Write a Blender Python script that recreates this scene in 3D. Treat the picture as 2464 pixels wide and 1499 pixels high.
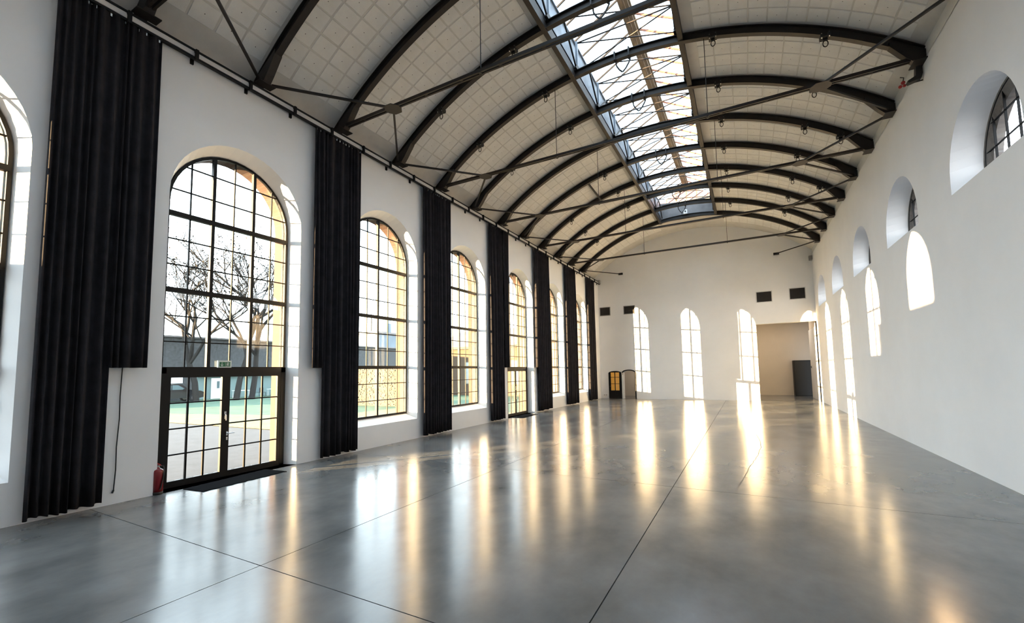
import bpy, bmesh, math, random
from mathutils import Vector, Matrix
random.seed(7)
scn = bpy.context.scene
for o in list(bpy.data.objects): bpy.data.objects.remove(o)
COL = scn.collection
PI = math.pi

# ------------------------------------------------------------------ camera
F_PX = 1040.135; IMG_W = 2464.0; CAM = Vector((10.012, 0.0, 2.24))
Mr = ((0.8791359, -0.4737696, 0.0515991), (0.4762750, 0.8772413, -0.0600825), (-0.0167996, 0.0773960, 0.9968589))
cam_d = bpy.data.cameras.new('camera'); cam = bpy.data.objects.new('camera', cam_d); COL.objects.link(cam)
cam_d.sensor_width = 36.0; cam_d.lens = 36.0 * F_PX / IMG_W; cam_d.shift_y = 61.86 / IMG_W
cam_d.clip_end = 500; cam_d.clip_start = 0.05
cam.matrix_world = Matrix(((Mr[0][0], Mr[0][2], -Mr[0][1], CAM.x), (Mr[1][0], Mr[1][2], -Mr[1][1], CAM.y), (Mr[2][0], Mr[2][2], -Mr[2][1], CAM.z), (0, 0, 0, 1)))
scn.camera = cam
def px(p):
    v = Vector(p) - CAM
    a = [sum(Mr[i][j] * v[i] for i in range(3)) for j in range(3)]
    if a[1] <= 0.1: return None
    return (1232 + F_PX * a[0] / a[1], 811.4 - F_PX * a[2] / a[1])

# ------------------------------------------------------------------ world, sun, exposure
SKY_STRENGTH = 7.6; SUN_STRENGTH = 74.0; EXPOSURE = 0.32
w = bpy.data.worlds.new('sky'); scn.world = w; w.use_nodes = True
nt = w.node_tree; nt.nodes.clear()
tc = nt.nodes.new('ShaderNodeTexCoord'); sp = nt.nodes.new('ShaderNodeSeparateXYZ'); rp = nt.nodes.new('ShaderNodeValToRGB')
bg = nt.nodes.new('ShaderNodeBackground'); ou = nt.nodes.new('ShaderNodeOutputWorld')
nt.links.new(tc.outputs['Generated'], sp.inputs[0]); nt.links.new(sp.outputs['Z'], rp.inputs[0])
rp.color_ramp.elements[0].position = 0.0; rp.color_ramp.elements[0].color = (1.0, 0.97, 0.93, 1)
rp.color_ramp.elements[1].position = 0.7; rp.color_ramp.elements[1].color = (0.74, 0.87, 1.0, 1)
e = rp.color_ramp.elements.new(0.18); e.color = (0.88, 0.95, 1.0, 1)
nt.links.new(rp.outputs[0], bg.inputs[0]); bg.inputs[1].default_value = SKY_STRENGTH; nt.links.new(bg.outputs[0], ou.inputs[0])
sd = bpy.data.lights.new('sun', 'SUN'); so = bpy.data.objects.new('sun', sd); COL.objects.link(so)
SUN_DIR = Vector((1.0, 1.28, -0.105)).normalized()
so.rotation_euler = SUN_DIR.to_track_quat('-Z', 'Y').to_euler(); so.location = (-20, -20, 20)
sd.energy = SUN_STRENGTH; sd.color = (1.0, 0.64, 0.32); sd.angle = math.radians(0.22)
vs = scn.view_settings; vs.view_transform = 'Standard'; vs.look = 'None'; vs.gamma = 1.0; vs.use_curve_mapping = False; vs.exposure = EXPOSURE
scn.cycles.max_bounces = 12; scn.cycles.diffuse_bounces = 8; scn.cycles.transparent_max_bounces = 16
scn.cycles.caustics_reflective = False; scn.cycles.caustics_refractive = False

# ------------------------------------------------------------------ materials
def mat(name, col, rough=0.6, metal=0.0, var=0.0, vscale=3.0, bump=0.0, bscale=30.0, spec=0.5, rvar=0.0, stretch=None, coat=0.0):
    m = bpy.data.materials.new(name); m.use_nodes = True; t = m.node_tree; b = t.nodes['Principled BSDF']
    b.inputs['Base Color'].default_value = (*col, 1); b.inputs['Roughness'].default_value = rough; b.inputs['Metallic'].default_value = metal
    b.inputs['Specular IOR Level'].default_value = spec; b.inputs['Coat Weight'].default_value = coat
    tc = t.nodes.new('ShaderNodeTexCoord'); mp = t.nodes.new('ShaderNodeMapping'); t.links.new(tc.outputs['Object'], mp.inputs[0])
    if stretch: mp.inputs['Scale'].default_value = stretch
    if var > 0 or rvar > 0:
        n = t.nodes.new('ShaderNodeTexNoise'); n.inputs['Scale'].default_value = vscale; n.inputs['Detail'].default_value = 6; n.inputs['Roughness'].default_value = 0.6
        t.links.new(mp.outputs[0], n.inputs['Vector'])
        if var > 0:
            r = t.nodes.new('ShaderNodeValToRGB'); r.color_ramp.elements[0].position = 0.3; r.color_ramp.elements[1].position = 0.7
            r.color_ramp.elements[0].color = (*[c * (1 - var) for c in col], 1); r.color_ramp.elements[1].color = (*[min(1, c * (1 + var)) for c in col], 1)
            t.links.new(n.outputs['Fac'], r.inputs[0]); t.links.new(r.outputs[0], b.inputs['Base Color'])
        if rvar > 0:
            mr = t.nodes.new('ShaderNodeMapRange'); mr.inputs['From Min'].default_value = .3; mr.inputs['From Max'].default_value = .7
            mr.inputs['To Min'].default_value = rough - rvar; mr.inputs['To Max'].default_value = rough + rvar
            t.links.new(n.outputs['Fac'], mr.inputs['Value']); t.links.new(mr.outputs[0], b.inputs['Roughness'])
    if bump > 0:
        n2 = t.nodes.new('ShaderNodeTexNoise'); n2.inputs['Scale'].default_value = bscale; n2.inputs['Detail'].default_value = 4
        bp = t.nodes.new('ShaderNodeBump'); bp.inputs['Strength'].default_value = bump; bp.inputs['Distance'].default_value = 0.02
        t.links.new(mp.outputs[0], n2.inputs['Vector']); t.links.new(n2.outputs['Fac'], bp.inputs['Height']); t.links.new(bp.outputs[0], b.inputs['Normal'])
    return m
def brick_mat(name, c1, c2, mortar, scale=4.0, rot=None, bw=0.5, rh=0.25):
    m = bpy.data.materials.new(name); m.use_nodes = True; t = m.node_tree; b = t.nodes['Principled BSDF']; b.inputs['Roughness'].default_value = 0.85
    tc = t.nodes.new('ShaderNodeTexCoord'); mp = t.nodes.new('ShaderNodeMapping'); br = t.nodes.new('ShaderNodeTexBrick')
    if rot: mp.inputs['Rotation'].default_value = rot
    br.inputs['Scale'].default_value = scale; br.inputs['Color1'].default_value = (*c1, 1); br.inputs['Color2'].default_value = (*c2, 1); br.inputs['Mortar'].default_value = (*mortar, 1)
    br.inputs['Brick Width'].default_value = bw; br.inputs['Row Height'].default_value = rh; br.inputs['Mortar Size'].default_value = 0.015
    t.links.new(tc.outputs['Object'], mp.inputs[0]); t.links.new(mp.outputs[0], br.inputs[0]); t.links.new(br.outputs[0], b.inputs['Base Color'])
    bp = t.nodes.new('ShaderNodeBump'); bp.inputs['Strength'].default_value = 0.5; bp.inputs['Distance'].default_value = 0.01; bp.invert = True
    t.links.new(br.outputs['Fac'], bp.inputs['Height']); t.links.new(bp.outputs[0], b.inputs['Normal'])
    return m
def glass_mat(name, tint=(0.93, 0.97, 0.97), ior=1.45, rough=0.0):
    m = bpy.data.materials.new(name); m.use_nodes = True; t = m.node_tree; t.nodes.clear()
    o = t.nodes.new('ShaderNodeOutputMaterial'); tr = t.nodes.new('ShaderNodeBsdfTransparent'); gl = t.nodes.new('ShaderNodeBsdfGlossy'); mx = t.nodes.new('ShaderNodeMixShader'); lw = t.nodes.new('ShaderNodeLayerWeight'); pw = t.nodes.new('ShaderNodeMath'); ma = t.nodes.new('ShaderNodeMath')
    tr.inputs[0].default_value = (*tint, 1); gl.inputs['Roughness'].default_value = rough; lw.inputs[0].default_value = 0.5
    pw.operation = 'POWER'; pw.inputs[1].default_value = 5; ma.operation = 'MULTIPLY_ADD'; ma.inputs[1].default_value = 0.9; ma.inputs[2].default_value = 0.03
    t.links.new(lw.outputs['Facing'], pw.inputs[0]); t.links.new(pw.outputs[0], ma.inputs[0]); t.links.new(ma.outputs[0], mx.inputs[0]); t.links.new(tr.outputs[0], mx.inputs[1]); t.links.new(gl.outputs[0], mx.inputs[2]); t.links.new(mx.outputs[0], o.inputs[0])
    return m
M = {}
M['plaster'] = mat('white_plaster', (0.86, 0.86, 0.865), 0.8, var=0.03, vscale=0.6, bump=0.08, bscale=9, spec=0.2)
M['plaster_warm'] = mat('cream_plaster', (0.66, 0.60, 0.52), 0.8, var=0.03, vscale=0.8, spec=0.2)
M['tile'] = mat('ceiling_tile', (0.70, 0.695, 0.68), 0.9, var=0.06, vscale=2.2, bump=0.25, bscale=40, spec=0.1)
M['tile_joint'] = mat('ceiling_joint', (0.56, 0.55, 0.53), 0.9, var=0.08, vscale=2, spec=0.1)
M['hole'] = mat('tile_hole', (0.05, 0.05, 0.05), 0.9)
M['steel'] = mat('dark_roof_steel', (0.018, 0.0155, 0.0145), 0.5, 0.0, var=0.2, vscale=5, spec=0.3)
M['steel_blue'] = mat('zinc_sheet', (0.20, 0.235, 0.28), 0.45, 0.3, var=0.25, vscale=2.5)
M['frame'] = mat('black_frame', (0.006, 0.006, 0.0065), 0.5, spec=0.2)
M['bar'] = mat('black_glazing_bar', (0.006, 0.006, 0.0065), 0.5, spec=0.12)
M['curtain'] = mat('black_molton', (0.024, 0.0225, 0.026), 0.95, var=0.25, vscale=4, bump=0.1, bscale=120, spec=0.15)
M['floor'] = mat('polished_concrete', (0.142, 0.149, 0.155), 0.20, var=0.26, vscale=1.1, bump=0.006, bscale=2.2, spec=0.48, rvar=0.035, stretch=(1, 0.7, 1))
M['joint'] = mat('joint_sealant', (0.05, 0.05, 0.05), 0.7)
M['glass'] = glass_mat('window_glass'); M['roofglass'] = glass_mat('roof_glass', (0.74, 0.78, 0.80))
M['amber'] = mat('yellow_pane', (0.85, 0.46, 0.10), 0.12, spec=0.6)  # opaque glossy yellow base colour for the small door's panes
M['brick'] = brick_mat('orange_brick', (0.054, 0.024, 0.019), (0.065, 0.033, 0.022), (0.058, 0.043, 0.032), 4.0, rot=(0, PI / 2, 0))
M['darkbrick'] = brick_mat('grey_brick', (0.16, 0.14, 0.13), (0.22, 0.20, 0.18), (0.20, 0.19, 0.18), 4.0, rot=(0, PI / 2, 0))
M['ybrick'] = brick_mat('ochre_brick', (0.065, 0.036, 0.019), (0.054, 0.032, 0.017), (0.050, 0.037, 0.026), 3.0, rot=(PI / 2, 0, 0))
M['stone'] = mat('rubble_stone', (0.043, 0.045, 0.048), 0.9, var=0.55, vscale=5.0, bump=0.5, bscale=8)
M['rust'] = mat('rusty_bar', (0.33, 0.13, 0.07), 0.7, var=0.3, vscale=6)
M['wood'] = mat('weathered_ridge_wood', (0.30, 0.25, 0.19), 0.8, var=0.45, vscale=3, bump=0.4, bscale=14, stretch=(1, .3, 1))
M['pink'] = mat('pale_pink_panel', (0.26, 0.15, 0.14), 0.6, var=0.12, vscale=1.0)
M['greypanel'] = mat('grey_gable_panel', (0.16, 0.155, 0.16), 0.45, var=0.3, vscale=1.2)
M['white'] = mat('white_paint', (0.75, 0.75, 0.75), 0.5)
M['rail'] = mat('pale_rail_tube', (0.62, 0.62, 0.62), 0.4, var=0.05)
M['green'] = mat('sign_green', (0.0, 0.12, 0.05), 0.4); M['signwhite'] = mat('sign_white', (0.7, 0.75, 0.72), 0.5)
M['red'] = mat('extinguisher_red', (0.20, 0.006, 0.012), 0.28, spec=0.6); M['redpaint'] = mat('red_plastic', (0.35, 0.01, 0.01), 0.4)
M['black'] = mat('black_rubber', (0.012, 0.012, 0.012), 0.6); M['doormat'] = mat('dark_grey_mat', (0.006, 0.0062, 0.0075), 1.0, bump=0.5, bscale=160, spec=0.02)
M['chrome'] = mat('brushed_metal', (0.6, 0.6, 0.6), 0.25, 1.0); M['greycase'] = mat('grey_housing', (0.25, 0.25, 0.25), 0.5)
M['asphalt'] = mat('yard_asphalt', (0.045, 0.045, 0.048), 0.9, var=0.2, vscale=2.5, bump=0.3, bscale=60)
M['grass'] = mat('green_grass', (0.036, 0.076, 0.043), 0.9, var=0.35, vscale=1.1, bump=0.8, bscale=30)  # muted green, mottled at random
M['grass2'] = mat('sun_tinted_grass', (0.144, 0.137, 0.054), 0.9, var=0.25, vscale=2.0, bump=0.8, bscale=30)  # lit copy of the lawn: yellow sunlight put into the base colour
M['teal'] = mat('pale_teal_render', (0.122, 0.180, 0.180), 0.8, var=0.06, vscale=1.5)
M['bark'] = mat('tree_bark', (0.022, 0.02, 0.019), 0.95, var=0.3, vscale=8, bump=0.4, bscale=20, spec=0.1)
M['leaf'] = mat('dry_leaf', (0.018, 0.015, 0.012), 0.9, var=0.3, vscale=3)
M['carpaint'] = mat('black_car_paint', (0.012, 0.012, 0.015), 0.2, spec=0.6, coat=0.5); M['carglass'] = mat('car_window', (0.10, 0.14, 0.15), 0.08, spec=0.8); M['tyre'] = mat('tyre', (0.02, 0.02, 0.02), 0.9); M['rim'] = mat('alloy_rim', (0.35, 0.35, 0.36), 0.3, 0.8)
M['blueshed'] = mat('blue_grey_cladding', (0.072, 0.101, 0.130), 0.6, var=0.2, vscale=0.5); M['roof'] = mat('dark_roofing', (0.12, 0.11, 0.11), 0.8); M['gabion'] = mat('tan_rubble', (0.061, 0.053, 0.043), 0.9, var=0.35, vscale=6)
M['cream'] = mat('cream_render', (0.065, 0.054, 0.040), 0.8, var=0.06, vscale=1)

# ------------------------------------------------------------------ mesh helpers
class MB:
    def __init__(s): s.v = []; s.f = []; s.mi = []
    def face(s, pts, mi=0):
        n = len(s.v); s.v += [tuple(p) for p in pts]; s.f.append(list(range(n, n + len(pts)))); s.mi.append(mi); return s
    def box(s, x0, x1, y0, y1, z0, z1, mi=0):
        n = len(s.v); s.v += [(x, y, z) for x in (x0, x1) for y in (y0, y1) for z in (z0, z1)]
        for q in ((0, 1, 3, 2), (4, 6, 7, 5), (0, 4, 5, 1), (2, 3, 7, 6), (0, 2, 6, 4), (1, 5, 7, 3)): s.f.append([n + i for i in q]); s.mi.append(mi)
        return s
    def ring(s, loops, closed=False, caps=True, mi=0):          # sweep: list of equal-length loops
        n = len(s.v); k = len(loops[0])
        for l in loops: s.v += [tuple(p) for p in l]
        L = len(loops)
        for i in range(L if closed else L - 1):
            a = n + i * k; b = n + ((i + 1) % L) * k
            for j in range(k):
                s.f.append([a + j, a + (j + 1) % k, b + (j + 1) % k, b + j]); s.mi.append(mi)
        if caps and not closed:
            s.f.append([n + j for j in range(k)][::-1]); s.mi.append(mi); s.f.append([n + (L - 1) * k + j for j in range(k)]); s.mi.append(mi)
        return s
    def tube(s, pts, r, k=8, r2=None, mi=0, closed=False):
        pts = [Vector(p) for p in pts]; N = len(pts); loops = []; up = None
        for i, p in enumerate(pts):
            if closed: d = pts[(i + 1) % N] - pts[i - 1]
            else: d = pts[min(i + 1, N - 1)] - pts[max(i - 1, 0)]
            d.normalize()
            if up is None: up = Vector((0, 0, 1)) if abs(d.z) < .9 else Vector((1, 0, 0))
            a = d.cross(up).normalized(); b = a.cross(d).normalized(); up = b
            rr = r if r2 is None else r + (r2 - r) * i / (N - 1)
            loops.append([p + a * rr * math.cos(2 * PI * j / k) + b * rr * math.sin(2 * PI * j / k) for j in range(k)])
        return s.ring(loops, closed=closed, caps=not closed, mi=mi)
    def bar(s, a, b, wd, h, mi=0, up=(0, 0, 1)):                # rectangular bar from a to b
        a = Vector(a); b = Vector(b); d = (b - a).normalized(); u = Vector(up); sd = d.cross(u).normalized(); u = sd.cross(d).normalized()
        o = [sd * wd / 2 * i + u * h / 2 * j for i, j in ((-1, -1), (1, -1), (1, 1), (-1, 1))]
        return s.ring([[a + q for q in o], [b + q for q in o]], mi=mi)
    def prism(s, poly, axis, v0, v1, mi=0):                      # polygon in the two other axes, extruded along axis
        def P(p, v): return (v, p[0], p[1]) if axis == 0 else ((p[0], v, p[1]) if axis == 1 else (p[0], p[1], v))
        return s.ring([[P(p, v0) for p in poly], [P(p, v1) for p in poly]], mi=mi)
    def mesh(s, name, mats):
        me = bpy.data.meshes.new(name); me.from_pydata([tuple(p) for p in s.v], [], s.f)
        for m in (mats if isinstance(mats, (list, tuple)) else [mats]): me.materials.append(M[m] if isinstance(m, str) else m)
        me.polygons.foreach_set('material_index', s.mi)
        bm = bmesh.new(); bm.from_mesh(me); bmesh.ops.recalc_face_normals(bm, faces=bm.faces); bm.to_mesh(me); bm.free()
        return me
    def build(s, name, mats, parent=None, smooth=False, loc=None):
        o = bpy.data.objects.new(name, s.mesh(name, mats)); COL.objects.link(o)
        if parent: o.parent = parent
        if loc: o.location = loc
        if smooth:
            for p in o.data.polygons: p.use_smooth = True
        return o
def tag(o, label=None, cat=None, group=None, kind=None):
    if label: o['label'] = label
    if cat: o['category'] = cat
    if group: o['group'] = group
    if kind: o['kind'] = kind
    return o
def empty(name, loc=(0, 0, 0)):
    o = bpy.data.objects.new(name, None); COL.objects.link(o); o.location = loc; return o
def thing(name, label, cat, group=None, loc=(0, 0, 0)): return tag(empty(name, loc), label, cat, group)
def struct(o, label=None): o['kind'] = 'structure'; (label and tag(o, label)); return o
def inst(src, parent=None, loc=None, name=None):                # linked copy of one part
    c = src.copy(); COL.objects.link(c)
    if parent: c.parent = parent
    if loc: c.location = loc
    return c
def copy_thing(root, delta):
    r = root.copy(); COL.objects.link(r); r.location = root.location + Vector(delta)
    for ch in [c for c in root.children]:
        c = ch.copy(); COL.objects.link(c); c.parent = r
        for g in ch.children:
            d = g.copy(); COL.objects.link(d); d.parent = c
    return r
ORD = ['first', 'second', 'third', 'fourth', 'fifth', 'sixth', 'seventh', 'eighth', 'ninth', 'tenth', 'eleventh', 'twelfth', 'thirteenth']

# ------------------------------------------------------------------ dimensions (metres)
W = 14.02; YF = 32.92; YB = -6.0; S = 2.3486; Y0 = 8.3101
def Yr(n): return Y0 + n * S
CX, CZ, RB, RT, RS = 7.01, 1.28, 10.65, 10.88, 10.90            # arch centre, rib bottom, rib top, ceiling
def arc(x, R): return CZ + math.sqrt(max(0, R * R - (x - CX) ** 2))
SKX0, SKX1, EAVE, RIDGE, RX = 5.47, 8.80, 13.15, 14.15, 7.13
CL = [0.80, 5.63, 10.15, 14.66, 19.48, 23.90, 28.40]            # left window centres
CR = [6.2, 10.92, 15.68, 20.45, 25.35, 30.15]                   # right window centres

def arch_loop(c, h, sill, spring, rise=None, n=22):             # closed loop (y,z): bottom near, bottom far, then arch back
    rise = rise or h; pts = [(c - h, sill), (c + h, sill)]
    for i in range(n + 1):
        a = PI * i / n; pts.append((c + h * math.cos(a), spring + rise * math.sin(a)))
    return pts
def holed_plane(mb, X, cells, ztop, mi=0):                      # cells: (ya, yb, loop or None)
    for ya, yb, L in cells:
        if not L: mb.face([(X, ya, 0), (X, yb, 0), (X, yb, ztop), (X, ya, ztop)], mi); continue
        y0, y1, sl = L[0][0], L[1][0], L[0][1]; A = L[2:]
        if sl > 0.001: mb.face([(X, y0, 0), (X, y1, 0), (X, y1, sl), (X, y0, sl)], mi)
        mb.face([(X, ya, 0), (X, y0, 0), (X, y0, ztop), (X, ya, ztop)], mi); mb.face([(X, y1, 0), (X, yb, 0), (X, yb, ztop), (X, y1, ztop)], mi)
        for a, b in zip(A[:-1], A[1:]): mb.face([(X, a[0], a[1]), (X, b[0], b[1]), (X, b[0], ztop), (X, a[0], ztop)], mi)
def bridge(mb, X1, L1, X2, L2, mi=0):
    k = len(L1)
    for i in range(k):
        j = (i + 1) % k
        mb.face([(X1, *L1[i]), (X1, *L1[j]), (X2, *L2[j]), (X2, *L2[i])], mi)

# ------------------------------------------------------------------ floor: slabs with sawn joints
fl = MB().box(-0.9, W + 1.0, YB, YF + 0.5, -0.30, -0.02).build('floor', 'joint'); struct(fl)
xs = [0.0, 4.85, 8.67, W]; ys = [YB, 3.22, 8.80, 19.08, YF]
for i in range(3):
    for j in range(4):
        g = 0.006
        x0 = xs[i] + (g if i else -0.9); x1 = xs[i + 1] - (g if i < 2 else -0.9); y0 = ys[j] + (g if j else 0); y1 = ys[j + 1] - (g if j < 3 else -0.55)
        MB().box(x0, x1, y0, y1, -0.12, 0.0).build('floor_slab', 'floor', fl)
ck = [(10.178, 16.654), (10.261, 15.137), (10.257, 14.135), (10.127, 12.605), (9.964, 11.248), (9.846, 10.076), (9.732, 8.958)]
mb = MB(); fine = []
for (a, b) in zip(ck[:-1], ck[1:]):
    for t in range(6): fine.append((a[0] + (b[0] - a[0]) * t / 6 + random.uniform(-.012, .012), a[1] + (b[1] - a[1]) * t / 6))
for a, b in zip(fine[:-1], fine[1:]): mb.face([(a[0] - .006, a[1], .0008), (a[0] + .006, a[1], .0008), (b[0] + .006, b[1], .0008), (b[0] - .006, b[1], .0008)])
tag(mb.build('hairline_crack', 'joint', fl), 'thin curving crack in the concrete')
MB().box(8.5, 16.5, YF + .45, 40.2, -0.2, 0).build('back_room_floor', 'floor', fl); MB().box(-1, 8.4, YF + .45, 38, -0.2, 0).build('corridor_floor', 'floor', fl)

# ------------------------------------------------------------------ left wall with arched openings
XF = -0.40                                                      # glazing plane
def cells(cs, loops, y0, y1):
    out = []; e = [y0] + [(a + b) / 2 for a, b in zip(cs[:-1], cs[1:])] + [y1]
    for i, L in enumerate(loops): out.append((e[i], e[i + 1], L))
    return out
ZW = 9.31
DOORS = (1, 4)
inn, frm, ext = [], [], []
CLL = [-3.9] + CL
for k, c in enumerate(CLL):
    dr = (k - 1) in DOORS
    inn.append(arch_loop(c, 1.46, 0.0 if dr else 0.665, 5.98)); frm.append(arch_loop(c, 1.345, 0.0 if dr else 0.85, 5.90, 1.38)); ext.append(arch_loop(c, 1.27, 0.0 if dr else 0.80, 5.90, 1.36))
ZWL = 9.06
mb = MB(); ce = cells(CLL, inn, YB, YF + 0.6); holed_plane(mb, 0.0, ce, ZWL)
for a, b, c_ in zip(inn, frm, ext): bridge(mb, 0.0, a, XF - .03, b)
mb.box(-0.75, -0.36, YB, YF + 0.6, ZWL - .01, 9.65); mb.box(-0.40, 0.0, YB, YF + .6, ZWL - .02, ZWL)
holed_plane(mb, -0.80, cells(CLL, ext, YB, YF + 0.6), 9.9, 1)
for b, c_ in zip(frm, ext): bridge(mb, XF - .03, b, XF - .05, c_, 0); bridge(mb, XF - .05, c_, -0.80, c_, 1)
struct(mb.build('wall_left', ['plaster', 'brick']))

# ------------------------------------------------------------------ right wall
rin = [arch_loop(c, 1.38, 5.79, 6.08) for c in CR]; rfr = [arch_loop(c, 1.31, 6.15, 6.18, 1.34) for c in CR]; rex = [arch_loop(c, 1.12, 6.0, 6.15, 1.15) for c in CR]
mb = MB(); ce = cells(CR, rin, YB, YF + .6); holed_plane(mb, W, ce, ZW)
for a, b in zip(rin, rfr): bridge(mb, W, a, W + .5, b)
holed_plane(mb, W + .72, cells(CR, rex, YB, YF + .6), 9.9, 1)
for b, c_ in zip(rfr, rex): bridge(mb, W + .5, b, W + .58, c_, 1); bridge(mb, W + .58, c_, W + .72, c_, 1)
mb.box(W + .012, W + .72, YB, YF + .6, ZW, 9.9, 2); mb.box(W, W + .3, YB, YF + .6, ZW - .02, ZW)
struct(mb.build('wall_right', ['plaster', 'darkbrick', 'tile']))

# ------------------------------------------------------------------ far wall (wall_back) with openings, wall behind the camera
def far_hole(x):
    if x > 10.70: return 5.06
    if 1.74 < x < 2.62:
        t = (x - 2.18) / 0.44; return 1.96 + 0.14 * math.sqrt(max(0, 1 - t * t))
    return 0.0
mb = MB(); br_ = sorted(set([round(-0.3 + .2 * i, 3) for i in range(73)] + [1.741, 2.619, 10.701, 10.699, 1.739, 2.621] + [1.741 + .0878 * i for i in range(11)]))
br_ = [b for b in br_ if b <= W + .3]
for a, b in zip(br_[:-1], br_[1:]):
    za, zb = far_hole(a + 1e-4), far_hole(b - 1e-4)
    for Y in (YF, YF + .45): mb.face([(a, Y, za), (b, Y, zb), (b, Y, arc(b, RS) + .05), (a, Y, arc(a, RS) + .05)])
    if za > 0 and zb > 0: mb.face([(a, YF, za), (b, YF, zb), (b, YF + .45, zb), (a, YF + .45, za)])
for x, z in ((10.70, 5.06), (1.74, 1.96), (2.62, 1.96)): mb.face([(x, YF, 0), (x, YF + .45, 0), (x, YF + .45, z), (x, YF, z)])
struct(mb.build('wall_back', 'plaster'))
mb = MB(); mb.box(-1, W + 1.2, YB - .3, YB, -.1, 12.2); struct(mb.build('wall_front', 'plaster'))
# rooms behind the far wall
mb = MB()
mb.box(8.4, 8.6, YF + .45, 40.0, 0, 6); mb.box(8.4, 16.6, 39.8, 40.0, 0, 6); mb.box(8.4, 16.6, YF + .45, 40, 5.9, 6.1); mb.box(16.4, 16.6, YF + .5, 40, 0, 6)
mb.box(W, W + .25, YF, 36.75, 0, 5.95)
mb.box(-.2, 0, YF + .45, 37.5, 0, 3.4); mb.box(-.2, 8.4, 36.6, 36.8, 0, 3.4); mb.box(-.2, 8.4, YF + .45, 36.8, 3.2, 3.4)
struct(mb.build('wall_beyond', 'plaster_warm'))

# ------------------------------------------------------------------ ceiling vault with tiles
mb = MB(); xsL = [-0.35 + (SKX0 + .35) * i / 24 for i in range(25)]; xsR = [SKX1 + (W + .4 - SKX1) * i / 24 for i in range(25)]
RJ = RS + 0.012
def vault(mb, X, ya, yb, R0, R1):
    for a, b in zip(X[:-1], X[1:]):
        for R in (R0, R1): mb.face([(a, ya, arc(a, R)), (b, ya, arc(b, R)), (b, yb, arc(b, R)), (a, yb, arc(a, R))])
    for x in (X[0], X[-1]): mb.face([(x, ya, arc(x, R0)), (x, yb, arc(x, R0)), (x, yb, arc(x, R1)), (x, ya, arc(x, R1))])
YS1 = Yr(9) + .12
vault(mb, xsL, YB, YF + .5, RJ, RJ + .25); vault(mb, xsR, YB, YF + .5, RJ, RJ + .25)
vault(mb, [SKX0 + (SKX1 - SKX0) * i / 10 for i in range(11)], YS1, YF + .5, RJ, RJ + .25); vault(mb, [SKX0 + (SKX1 - SKX0) * i / 10 for i in range(11)], YB, -3.5, RJ, RJ + .25)
ceil = struct(mb.build('ceiling', 'tile_joint'))
ROW = 0.467; TW = 0.515; tiles = []
th_r = lambda x: math.asin((x - CX) / RJ)
rows = []
a0 = -math.asin((CX) / RJ) + 0.16 / RJ; k = 0
while True:
    a = a0 + k * ROW / RJ
    if CX + RJ * math.sin(a + ROW / RJ) > SKX0 - .02: break
    rows.append(a + ROW / 2 / RJ); k += 1
a1 = math.asin((W - CX) / RJ) - 0.30 / RJ; k = 0
while True:
    a = a1 - k * ROW / RJ
    if CX + RJ * math.sin(a - ROW / RJ) < SKX1 + .02: break
    rows.append(a - ROW / 2 / RJ); k += 1
for n in range(-3, 10):
    for c in range(4):
        yc = Yr(n) + .10 + (S - .20) * (c + .5) / 4
        for a in rows:
            p = Vector((CX + RS * math.sin(a), yc, CZ + RS * math.cos(a))); q = px(p)
            vis = q is not None and -60 < q[0] < 2520 and -60 < q[1] < 1499
            if yc > YF - .3: continue
            tiles.append((((p - CAM).length) if vis else 1e3 + (p - CAM).length, a, yc))
tiles.sort()
def tile_geo(mb, hx, hy, t, tf=lambda v: v):
    hh = .011
    v = [(-hx, -hy, t), (hx, -hy, t), (hx, hy, t), (-hx, hy, t), (-hx + hh, -hy + hh, 0), (hx - hh, -hy + hh, 0), (hx - hh, hy - hh, 0), (-hx + hh, hy - hh, 0)]
    n = len(mb.v); mb.v += [tf(p) for p in v]
    for q in ((0, 1, 5, 4), (1, 2, 6, 5), (2, 3, 7, 6), (3, 0, 4, 7), (4, 5, 6, 7)): mb.f.append([n + i for i in q]); mb.mi.append(0)
    mb.face([tf((.011 * math.cos(i * PI / 3), .011 * math.sin(i * PI / 3), -.0015)) for i in range(6)], 1)
mt = []
for s_ in range(4):
    mb = MB(); tile_geo(mb, ROW / 2 - .012 - .004 * (s_ % 2), TW / 2 - .004 * s_, .012 + .001 * s_); mt.append(mb.mesh('ceiling_tile', ['tile', 'hole']))
for i, (dd, a, yc) in enumerate(tiles[:300]):
    o = bpy.data.objects.new('ceiling_tile', mt[random.randrange(4)]); COL.objects.link(o); o.parent = ceil
    R = RS - random.choice((0, .001, .003)); o.location = (CX + R * math.sin(a), yc, CZ + R * math.cos(a)); o.rotation_euler = (0, a, 0)
mb = MB()
for dd, a, yc in tiles[300:]:
    ca, sa = math.cos(a), math.sin(a); R = RS - random.choice((0, .001, .003))
    tile_geo(mb, ROW / 2 - .012, TW / 2, .013, lambda v: (CX + R * sa + v[0] * ca + v[2] * sa, yc + v[1], CZ + R * ca - v[0] * sa + v[2] * ca))
o = mb.build('distant_tiles', ['tile', 'hole'], ceil); o['kind'] = 'stuff'

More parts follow.
